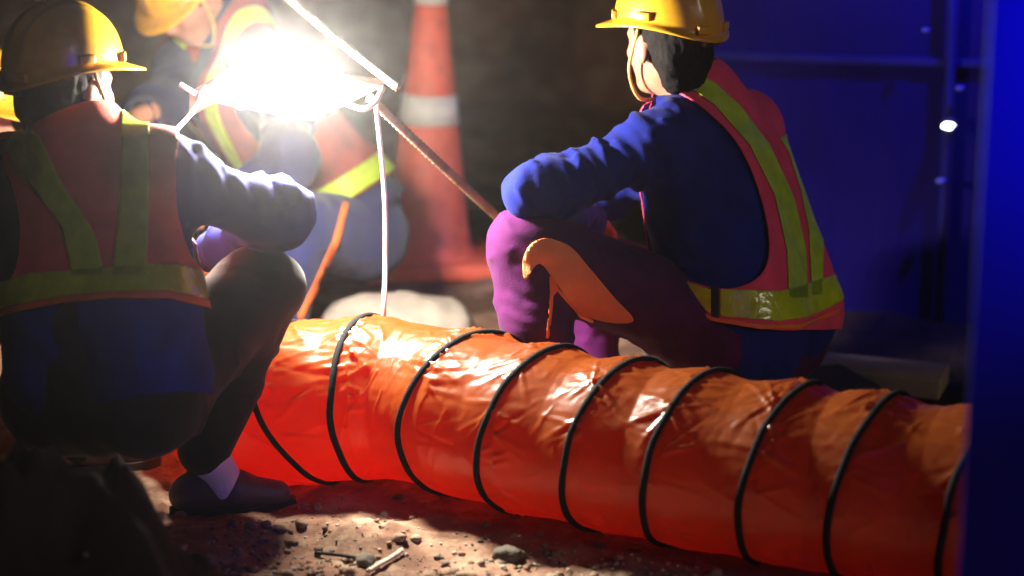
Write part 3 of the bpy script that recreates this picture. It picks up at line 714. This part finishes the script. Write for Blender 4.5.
        if vest_poly is not None:
            q_, _ = proj(V); toc = np.einsum('ij,ij->i', N, CAM - V) / np.linalg.norm(CAM - V, axis=1)
            f = np.where(toc > -0.12, polyf(q_, round_poly(vest_poly)) / 450.0, f)
        return f
    V, T, N = shell(0.011); fv = vest_field(V, N)
    VV, VF = clip(V, T, fv); vest = to_obj('vest', VV, VF, vm, root, solid=0.003)
    V, T, N = shell(0.0145); fv = vest_field(V, N); q_, _ = proj(V); toc = np.einsum('ij,ij->i', N, CAM - V)
    if bands is not None:
        for poly, mm in bands:
            BV, BF = clip(V, T, np.minimum(np.where(toc > 0, polyf(q_, poly) / 450.0, -0.02), fv + 0.012))
            if len(BF): subs('reflective_band', BV, BF, mm, vest, solid=0.0015)
    else:
        tl = (V - J['pelvis']) @ axis; lt = (V - mid_sh) @ lat
        BV, BF = clip(V, T, np.minimum(fv, 0.030 - np.abs(tl - J.get('vcut', 0.03) - 0.035)))
        if len(BF): subs('reflective_band', BV, BF, M['lime'], vest, solid=0.0015)
        for s in (1, -1):
            BV, BF = clip(V, T, np.minimum(np.minimum(fv, 0.026 - np.abs(lt - s * 0.10)), tl - J.get('vcut', 0.03) - 0.06))
            if len(BF): subs('reflective_band', BV, BF, M['lime'], vest, solid=0.0015)
    for poly, mm in (trim or []):
        BV, BF = clip(V, T, np.where(toc > 0, polyf(q_, poly) / 450.0, -0.02))
        if len(BF): subs('binding', BV, BF, mm, vest, solid=0.002)
    # ---- feet
    for s in 'LR':
        td = toe or face
        shoes(root, J, s, td, M['shoe'])
        if sock and s in sock:
            a = J['ankle' + s]; zg_ = gz(a[0], a[1]); td_ = nrm([td[0], td[1], 0])
            Fd, o = field([cap(np.array([a[0], a[1], zg_ + 0.055]) + td_ * 0.035, np.array([a[0], a[1], zg_ + 0.13]), 0.044, 0.045)], 0.006, 0.01); V, Q = nets(Fd, o, 0.006); to_obj('sock', V, Q, M['sock'], root)
    return root, (TV, TQ), (jF, jo, h), trousers

# worker seen from behind, beside the lamp
J = dict(head=W(66, 92, 3.99), neck=W(80, 138, 3.97), shR=W(166, 175, 3.91), shL=W(8, 180, 4.11), elR=W(279, 214, 4.03), wrR=W(172, 286, 4.40), elL=W(-22, 300, 4.33), wrL=W(60, 330, 4.53),
         pelvis=W(108, 372, 3.89), hipR=W(145, 392, 3.86), hipL=W(62, 392, 4.01), kneeR=W(262, 288, 4.09), kneeL=W(90, 300, 4.51), ankleR=W(206, 447, 4.13), ankleL=W(75, 440, 4.36), ah=0.11, vcut=0.10, ua=0.070, er=0.050, jcut=0.08)
bL = [([(5, 150), (29, 182), (50, 210), (62, 228), (72, 275), (104, 275), (97, 241), (90, 225), (61, 182), (40, 140), (20, 120)], M['lime']),
      ([(122, 110), (121, 180), (117, 230), (112, 275), (146, 275), (148, 230), (150, 180), (149, 110)], M['lime']),
      ([(-20, 282), (0, 283), (30, 273), (100, 268), (150, 264), (180, 264), (205, 272), (240, 282), (240, 312), (208, 299), (170, 290), (110, 291), (60, 296), (5, 306), (-20, 318)], M['lime_gloss'])]
worker('person crouching with back turned, orange vest with crossing lime bands, facing the lamp', J, hf=(0.50, 0.86, -0.03), hup=(0, 0.05, 1), face=(0.45, 0.85, 0), h=0.0068,
       jm=M['navy'], tm=M['black_cloth'], vm=M['vest'],
       vest_poly=[(40, 120), (100, 100), (172, 120), (176, 160), (176, 200), (181, 228), (192, 258), (214, 284), (216, 308), (208, 306), (170, 297), (110, 297), (60, 302), (5, 312), (-30, 325), (-30, 290), (2, 285), (16, 268), (20, 225), (12, 185), (2, 160), (20, 135)],
       bands=bL, trim=[([(-20, 319), (5, 307), (60, 297), (110, 292), (170, 291), (210, 300), (240, 312), (240, 322), (208, 307), (170, 298), (110, 298), (60, 303), (5, 314), (-20, 326)], M['orange_trim'])],
       seed=3, jfold=[([(176, 142), (190, 160), (196, 190)], 0.007, 6), ([(205, 160), (216, 178), (222, 205)], 0.007, 6), ([(236, 178), (244, 196), (250, 222)], 0.008, 6), ([(262, 188), (268, 206), (268, 232)], 0.007, 6), ([(20, 320), (60, 360), (80, 400)], 0.008, 8), ([(190, 315), (170, 350), (160, 390)], 0.010, 9), ([(130, 315), (138, 350), (140, 395)], 0.007, 9)],
       toe=(0.97, 0.25), sock='R', hat_f=(0.74, 0.67, 0.05))

# worker seated on the right, in profile
J = dict(head=W(668, 44, 4.36), neck=W(697, 100, 4.43), shL=W(668, 143, 4.30), shR=W(742, 130, 4.60), elL=W(535, 192, 4.22), wrL=W(586, 222, 4.52), elR=W(606, 192, 4.78), wrR=W(548, 222, 4.62),
         pelvis=W(752, 318, 4.44), hipL=W(722, 334, 4.33), hipR=W(775, 330, 4.56), kneeL=W(528, 248, 4.26), kneeR=W(580, 262, 4.66), ankleL=W(545, 405, 4.24), ankleR=W(592, 395, 4.60), ah=0.11, vcut=0.02, kr=0.082, ar=0.066, ua=0.070, er=0.052, hemr=0.036, jcut=0.20)
bR = [([(672, 84), (690, 87), (715, 105), (750, 145), (775, 195), (787, 250), (789, 298), (808, 298), (806, 250), (795, 200), (770, 145), (740, 105), (714, 82), (690, 70)], M['lime']),
      ([(780, 138), (789, 152), (801, 190), (809, 230), (812, 295), (822, 295), (824, 235), (817, 195), (808, 150), (795, 130)], M['lime']),
      ([(720, 289), (780, 291), (806, 284), (836, 274), (850, 280), (850, 296), (832, 306), (808, 317), (780, 321), (720, 316)], M['lime_gloss']),
      ([(676, 279), (712, 290), (712, 314), (674, 290)], M['lime_gloss'])]
_, (TV, TQ), _, trR = worker('person sitting in profile behind the duct, pink and lime vest, flare-tinted trousers with orange patch', J, hf=(-0.50, 0.86, -0.05), hup=(-0.03, 0, 1), face=(-0.86, 0.5, 0), h=0.0068,
       jm=M['navy'], tm=M['flare_tinted_cloth'], vm=M['vest_pink'],
       vest_poly=[(655, 86), (672, 90), (702, 107), (735, 140), (757, 185), (769, 238), (764, 270), (742, 286), (715, 288), (678, 279), (670, 290), (712, 317), (760, 328), (800, 330), (860, 320), (870, 250), (830, 150), (790, 80), (740, 55), (690, 70)],
       bands=bR, trim=[([(711, 286), (719, 287), (719, 318), (711, 316)], M['black_web']), ([(672, 293), (712, 317), (760, 324), (800, 324), (840, 308), (840, 312), (800, 329), (760, 329), (712, 321), (668, 296)], M['orange_trim'])],
       seed=9, tfold=[([(500, 212), (512, 232), (530, 240)], 0.005, 5), ([(508, 290), (525, 300), (548, 304)], -0.006, 5), ([(506, 312), (524, 322), (545, 326)], 0.005, 5), ([(690, 295), (706, 325), (735, 352)], 0.006, 6), ([(640, 272), (662, 300), (690, 330)], 0.004, 6), ([(600, 330), (640, 345), (690, 352)], -0.006, 6), ([(735, 335), (765, 350), (800, 352)], 0.006, 6)],
       jfold=[([(652, 96), (676, 104), (690, 120)], 0.007, 5), ([(628, 112), (650, 128), (672, 134)], 0.008, 6), ([(604, 130), (624, 150), (640, 168)], 0.008, 6), ([(582, 146), (594, 166), (604, 186)], 0.008, 6), ([(560, 158), (568, 178), (574, 198)], 0.007, 5), ([(536, 172), (542, 190), (548, 208)], 0.007, 5), ([(516, 186), (524, 200), (532, 212)], 0.006, 4),
              ([(642, 190), (680, 178), (720, 176)], -0.007, 8), ([(646, 200), (690, 205), (735, 220)], 0.006, 8), ([(622, 200), (632, 230), (648, 262)], 0.008, 6), ([(636, 198), (650, 225), (668, 255)], 0.007, 6), ([(662, 272), (684, 266), (704, 274)], 0.011, 5), ([(660, 284), (682, 280), (700, 288)], 0.010, 4), ([(680, 240), (720, 262), (755, 268)], 0.005, 8)],
       hat_f=(-0.78, 0.62, 0.045), torso_r=0.12, toe=(-0.9, 0.1))
root = trR.parent
N = vnorm(TV, TQ); q_, _ = proj(TV); toc = np.einsum('ij,ij->i', N, CAM - TV)
pv, pf = clip(TV + N * 0.003, tri(TQ), np.where(toc > 0, polyf(q_, round_poly([(523, 262), (529, 246), (538, 240), (548, 239), (570, 247), (592, 271), (615, 298), (634, 320), (607, 321), (581, 312), (564, 294), (551, 276), (538, 263), (526, 280)])) / 450, -0.02))
subs('orange_patch', pv, pf, M['orange_patch'], trR, solid=0.0015)
pv, pf = clip(TV + N * 0.003, tri(TQ), np.where(toc > 0, polyf(q_, [(549, 276), (552.5, 276), (558, 288), (571, 301), (582, 313), (594, 319), (594, 322), (580, 316.5), (568, 304), (556, 291), (553, 296), (549, 338), (545.5, 338), (549.5, 293)]) / 450, -0.02))
if len(pf): subs('piping', pv, pf, M['orange_trim'], trR, solid=0.0015)

# worker bending over behind the lamp
J = dict(head=W(190, -2, 5.30), neck=W(228, 12, 5.40), shL=W(268, 70, 5.26), shR=W(186, 66, 5.50), elL=W(292, 160, 5.08), wrL=W(236, 186, 5.06), elR=W(158, 110, 5.34), wrR=W(141, 116, 5.14),
         pelvis=W(356, 218, 5.48), hipL=W(362, 235, 5.38), hipR=W(340, 232, 5.58), kneeL=W(296, 226, 5.12), kneeR=W(232, 228, 5.30), ankleL=W(280, 345, 5.20), ankleR=W(226, 345, 5.40), vcut=0.06, kr=0.09, ah=0.11, jcut=0.0)
J['hdR'] = np.array([-0.6, -0.5, -0.2])
_, (TV, TQ), _, trM = worker('person bending forward behind the lamp in blue work clothes and orange vest', J, hf=(-0.55, -0.62, -0.62), hup=(-0.2, -0.3, 1), face=(-0.75, -0.6, 0), h=0.011,
       jm=M['blue_cloth'], tm=M['blue_cloth'], vm=M['vest_dimmed'], seed=15, toe=(-0.8, -0.5))
N = vnorm(TV, TQ); q_, _ = proj(TV); toc = np.einsum('ij,ij->i', N, CAM - TV)
pv, pf = clip(TV + N * 0.003, tri(TQ), np.where(toc > 0, polyf(q_, [(343, 202), (348, 204), (338, 243), (317, 288), (302, 318), (296, 318), (312, 286), (332, 241)]) / 450, -0.02))
if len(pf): subs('piping', pv, pf, M['orange_trim'], trM, solid=0.0015)

# fourth worker, almost wholly cut by the left edge of the frame
J = dict(head=W(-32, 118, 4.72), neck=W(-60, 170, 4.75), shL=W(-140, 205, 4.62), shR=W(-60, 205, 4.95), elL=W(-130, 310, 4.5), wrL=W(-60, 330, 4.55), elR=W(-60, 300, 5.0), wrR=W(-40, 330, 4.8),
         pelvis=W(-150, 370, 4.85), hipL=W(-160, 375, 4.75), hipR=W(-140, 372, 4.95), kneeL=W(-50, 300, 4.65), kneeR=W(-40, 300, 4.9), ankleL=W(-80, 410, 4.7), ankleR=W(-75, 405, 4.9), jcut=0.08)
worker('person cut off by the frame edge, only the tip of a yellow helmet showing', J, hf=(0.95, -0.1, -0.15), hup=(0.1, 0, 1), face=(0.95, 0, 0), h=0.013,
       jm=M['dark_navy'], tm=M['black_cloth'], vm=M['vest'], seed=23)

# ------------------------------------------------------------------ traffic cone
cc = Wz(430, 268, 0.0); cone = thing('traffic_cone', (cc[0], cc[1], gz(cc[0], cc[1])), 'tall red traffic cone with white collars standing behind the lamp', 'traffic cone')
tilt = Matrix.Rotation(math.radians(1.5), 3, 'Y')
def lathe(prof, c, n=48, R=None):
    V = []; F = []
    for r, z in prof:
        for i in range(n): V.append((r * math.cos(2 * PI * i / n), r * math.sin(2 * PI * i / n), z))
    for j in range(len(prof) - 1):
        for i in range(n): F.append((j * n + i, j * n + (i + 1) % n, (j + 1) * n + (i + 1) % n, (j + 1) * n + i))
    V = np.array(V); V = V if R is None else V @ np.array(R).T
    return V + np.asarray(c), F
b0 = np.array([cc[0] - 0.01, cc[1], gz(cc[0], cc[1])])
RC = lambda z: 0.142 - 0.112 * z
V, F = lathe([(0.17, 0.03), (0.158, 0.055), (RC(0.06), 0.075), (RC(0.5), 0.5), (RC(0.95), 0.95), (0.02, 0.97), (0.0, 0.972)], b0, 56, tilt); to_obj('cone_body', V, F, M['cone'], cone)
def zc(py):  # height on the cone's axis at a photograph row
    d = np.dot(b0 - CAM, FW); return b0[2] + (275 - py) / FPX * d * 1.03
for y0, y1 in ((133, 105), (20, -22)):
    a, b = zc(y0) - b0[2], zc(y1) - b0[2]; V, F = lathe([(RC(a) + 0.001, a), (RC(a) + 0.003, a), (RC(b) + 0.003, b), (RC(b) + 0.001, b)], b0, 56, tilt); to_obj('collar', V, F, M['cone_white'], cone)
mb = MB(); a = 0.16; Rz = np.array([[math.cos(a), -math.sin(a), 0], [math.sin(a), math.cos(a), 0], [0, 0, 1]])
mb.box(b0 + [0.0, 0, 0.024], (0.205, 0.205, 0.024), Rz, 0.010); mb.obj('base', M['cone'], cone)

# ------------------------------------------------------------------ pale sack behind the hose
sc_ = Wz(398, 326, 0.06); pr = [ell(sc_ + [0, 0, 0.0], (0.20, 0.13, 0.085)), ell(sc_ + [0.07, -0.01, 0.0], (0.13, 0.12, 0.075)), ell(sc_ + [-0.09, 0.01, 0.0], (0.12, 0.11, 0.08))]
Fd, o = field(pr, 0.009, 0.03); V, Q = nets(Fd, o, 0.009); N = vnorm(V, Q); V = V + N * (0.007 * fbm(V * 14, 81))[:, None]
tag(to_obj('sandbag', V, Q, M['sack']), 'pale rounded sandbag lying behind the duct below the cone', 'sandbag')

# ------------------------------------------------------------------ boards under and behind the seated worker
def plank(pa, pb, wd, th, m, label, z):
    a = Wz(pa[0], pa[1], z); b = Wz(pb[0], pb[1], z); x = nrm(b - a); x[2] = 0; x = nrm(x); y = np.array([-x[1], x[0], 0])
    mb = MB(); mb.box((a + b) / 2 + [0, 0, -th / 2], (np.linalg.norm(b - a) / 2, wd / 2, th / 2), np.stack([x, y, [0, 0, 1]], 1), 0.004)
    return tag(mb.obj('plank', m), label, 'plank', 'boards lying by the seated worker')
plank((780, 356), (945, 372), 0.16, 0.05, M['wood'], 'weathered brown plank lying on the ground behind the seated worker', 0.07)
plank((690, 392), (860, 374), 0.20, 0.08, M['dark_board'], 'dark board the worker in flare-tinted trousers is sitting on', 0.09)

# ------------------------------------------------------------------ added hoarding in the far right, its paint gives the blue cast
def at_d(px, d, z):
    y = (d - (CAMH - z) * math.sin(PITCH)) / math.cos(PITCH); return np.array([(px - 512) / FPX * d, y, z])
h0 = at_d(702, 5.75, 0.0); h1 = at_d(1500, 5.25, 0.0); hx = nrm(h1 - h0); hy = np.array([-hx[1], hx[0], 0]); HW = np.linalg.norm(h1 - h0)
RH = np.stack([hx, hy, [0, 0, 1]], 1)
ho_ = thing('hoarding', ((h0[0] + h1[0]) / 2, (h0[1] + h1[1]) / 2, 0), 'added blue ribbed sheet metal hoarding in the dark behind the seated worker', 'hoarding')
NX = int(HW / 0.012); hv = []; hf_ = []
for i in range(NX + 1):
    u = HW * i / NX; ph = (u % 0.19) / 0.19; k = min(1, max(0, (ph - 0.55) / 0.08)) - min(1, max(0, (ph - 0.87) / 0.08))
    p = h0 + hx * u - hy * 0.003 * k; hv += [[p[0], p[1], -0.05], [p[0], p[1], 2.3]]
for i in range(NX): hf_.append((2 * i, 2 * i + 2, 2 * i + 3, 2 * i + 1))
to_obj('panel', hv, hf_, M['column'], ho_, smooth=False, solid=0.0015)
def on_h(px, py, out=0.0):
    v = RT * (px - 512) / FPX + FW + UP * (288 - py) / FPX; q = h0 - hy * out; return CAM + v * (np.dot(q - CAM, hy) / np.dot(v, hy))
pr_ = on_h(850, 61, 0.04); mb = MB(); mb.box((h0 + h1) / 2 * [1, 1, 0] + [0, 0, pr_[2]] - hy * 0.014, (HW / 2, 0.010, 0.012), RH, 0.003); mb.obj('rail', M['rail_paint'], ho_)
pt_ = on_h(945, 200, 0.04); mb = MB(); mb.tube([[pt_[0], pt_[1], -0.05], [pt_[0] - 0.004, pt_[1], 0.6], [pt_[0] - 0.012, pt_[1], 1.4]], 0.013, 12); mb.obj('post', M['rail_paint'], ho_)
for px, py, r in ((941, 181, 0.016), (960, 88, 0.014), (926, 30, 0.012)):
    c = on_h(px, py, 0.085); V, F = blob_stone(c, r, 2, 2, 1.0); to_obj('reflector', V, F, M['reflector'], ho_)
lc = on_h(948, 126, 0.095)
bl = thing('site_lamp', (lc[0], lc[1], lc[2]), 'small round white site lamp shining as a bright dot on the hoarding post', 'lamp')
V, F = blob_stone(lc, 0.017, 2, 3, 1.0); to_obj('lamp_lens', V, F, emit('cold white lens', (0.80, 0.78, 1.0), 12), bl)
mb = MB(); mb.tube([lc + hy * 0.012, lc + hy * 0.025, lc + hy * 0.04], 0.020, 14); mb.obj('casing', M['dark_metal'], bl)
def added_blue_lamp(p, aim, watts, spot, label):  # lamp added out of view to tint the right side blue
    p = np.asarray(p); d = nrm(np.asarray(aim) - p)
    t = thing('added_blue_floodlight', tuple(p), label, 'added floodlight', 'added blue floodlights at the right')
    R = basis(d, [0, 0, 1]); mb = MB(); mb.box(p - d * 0.06, (0.045, 0.07, 0.05), R, 0.008); mb.obj('casing', M['dark_metal'], t)
    mb = MB(); mb.box(p - d * 0.012, (0.002, 0.06, 0.042), R); mb.obj('lens', emit('added blue lens', (0.02, 0.01, 1.0), 4), t)
    l = bpy.data.lights.new('added_blue_beam', 'SPOT'); l.energy = watts; l.spot_size = math.radians(spot); l.spot_blend = 1.0; l.shadow_soft_size = 0.04; l.color = (0.02, 0.01, 1.0)
    o = bpy.data.objects.new('added_blue_beam', l); C.objects.link(o); o.location = tuple(p); o.rotation_euler = Vector(d).to_track_quat('-Z', 'Y').to_euler()
added_blue_lamp(at_d(1160, 4.6, 1.75), on_h(1010, -20), 170, 85, 'added blue floodlight tinting the sheet metal hoarding')

# ------------------------------------------------------------------ blue steel column at the right edge, near the camera
cd = 2.55
c16, s16 = math.cos(0.29), math.sin(0.29); RCOL = np.array([[c16, s16, 0], [-s16, c16, 0], [0, 0, 1.0]])
cl = W(968, 400, 2.6); ce, cyy = cl[0], cl[1]; cm_ = np.array([cl[0], cl[1], 0]) + RCOL @ np.array([0.15, 0.15, 0])
col = thing('steel_column', (cm_[0], cm_[1], 0), 'blue painted square steel column at the right edge close to the camera', 'column')
mb = MB(); mb.box(cm_ + [0, 0, 1.2], (0.15, 0.15, 1.2), RCOL, 0.002); mb.obj('shaft', M['column_paint'], col)
mb = MB(); mb.box(cm_ + [0, 0, 0.01], (0.20, 0.20, 0.012), RCOL, 0.004); mb.obj('base_plate', M['dark_metal'], col)

added_blue_lamp((ce + 0.42, cyy - 0.75, 1.35), (ce + 0.05, cyy, 1.22), 38, 70, 'added blue floodlight tinting the square steel column')

# ------------------------------------------------------------------ loose rocks and sticks on the lit strip
for i, (px, py, r, lab) in enumerate(((508, 557, 0.030, 'largest dark rock at the bottom between the lit strip and the duct'), (232, 531, 0.012, 'small olive stone on the lit gravel near the shoe'), (332, 549, 0.007, 'tiny dark stone beside the thin dark stick'),
                                      (438, 553, 0.010, 'small round stone left of the largest rock'), (446, 563, 0.008, 'tiny stone just below the small round stone'), (366, 566, 0.022, 'brown clod at the root of the pale twig'))):
    p = Wz(px, py, 0.0); V, F = blob_stone((p[0], p[1], gz(p[0], p[1]) + r * 0.35), r, 200 + i, 3); V = V + 0.05 * r * fbm(V * 140, 7)[:, None]
    tag(to_obj('rock', V, F, M['rock']), lab, 'rock', 'stones lying on the dirt')
def stick(pts, r, m, lab):
    P = []
    for px, py in pts:
        p = Wz(px, py, 0.0); P.append([p[0], p[1], gz(p[0], p[1]) + r + 0.004])
    tag(MB().tube(spline(P, 8), r, 8).obj('twig', m), lab, 'twig')
stick([(368, 577), (380, 568), (392, 560), (402, 553)], 0.005, M['twig'], 'pale stripped twig poking up at the bottom of the lit strip')
stick([(315, 553), (340, 556), (365, 560)], 0.004, M['dark_twig'], 'thin dark stick lying across the lit dirt')

# ------------------------------------------------------------------ added haze volume that makes the lamp's glare
hz = MB(); hz.box((0, 6, 1.5), (14, 16, 5.0)); ho = hz.obj('haze', None, None, smooth=False) if False else None
me = bpy.data.meshes.new('haze'); me.from_pydata(hz.V, [], hz.F); ho = bpy.data.objects.new('haze', me); C.objects.link(ho); ho['kind'] = 'stuff'
hm_ = bpy.data.materials.new('glare haze'); hm_.use_nodes = True; n = hm_.node_tree; n.nodes.clear()
pv_ = n.nodes.new('ShaderNodeVolumePrincipled'); pv_.inputs['Color'].default_value = (0.95, 0.93, 0.92, 1); pv_.inputs['Density'].default_value = 0.0029; pv_.inputs['Anisotropy'].default_value = 0.955
oo = n.nodes.new('ShaderNodeOutputMaterial'); n.links.new(pv_.outputs[0], oo.inputs['Volume']); me.materials.append(hm_)
try: hm_.cycles.volume_sampling = 'MULTIPLE_IMPORTANCE'; hm_.cycles.homogeneous_volume = True
except Exception: pass

# parts are stored relative to their thing's base; sub-parts sit at their part's origin
for o in list(C.objects):
    if '_w' in o.keys(): del o['_w']
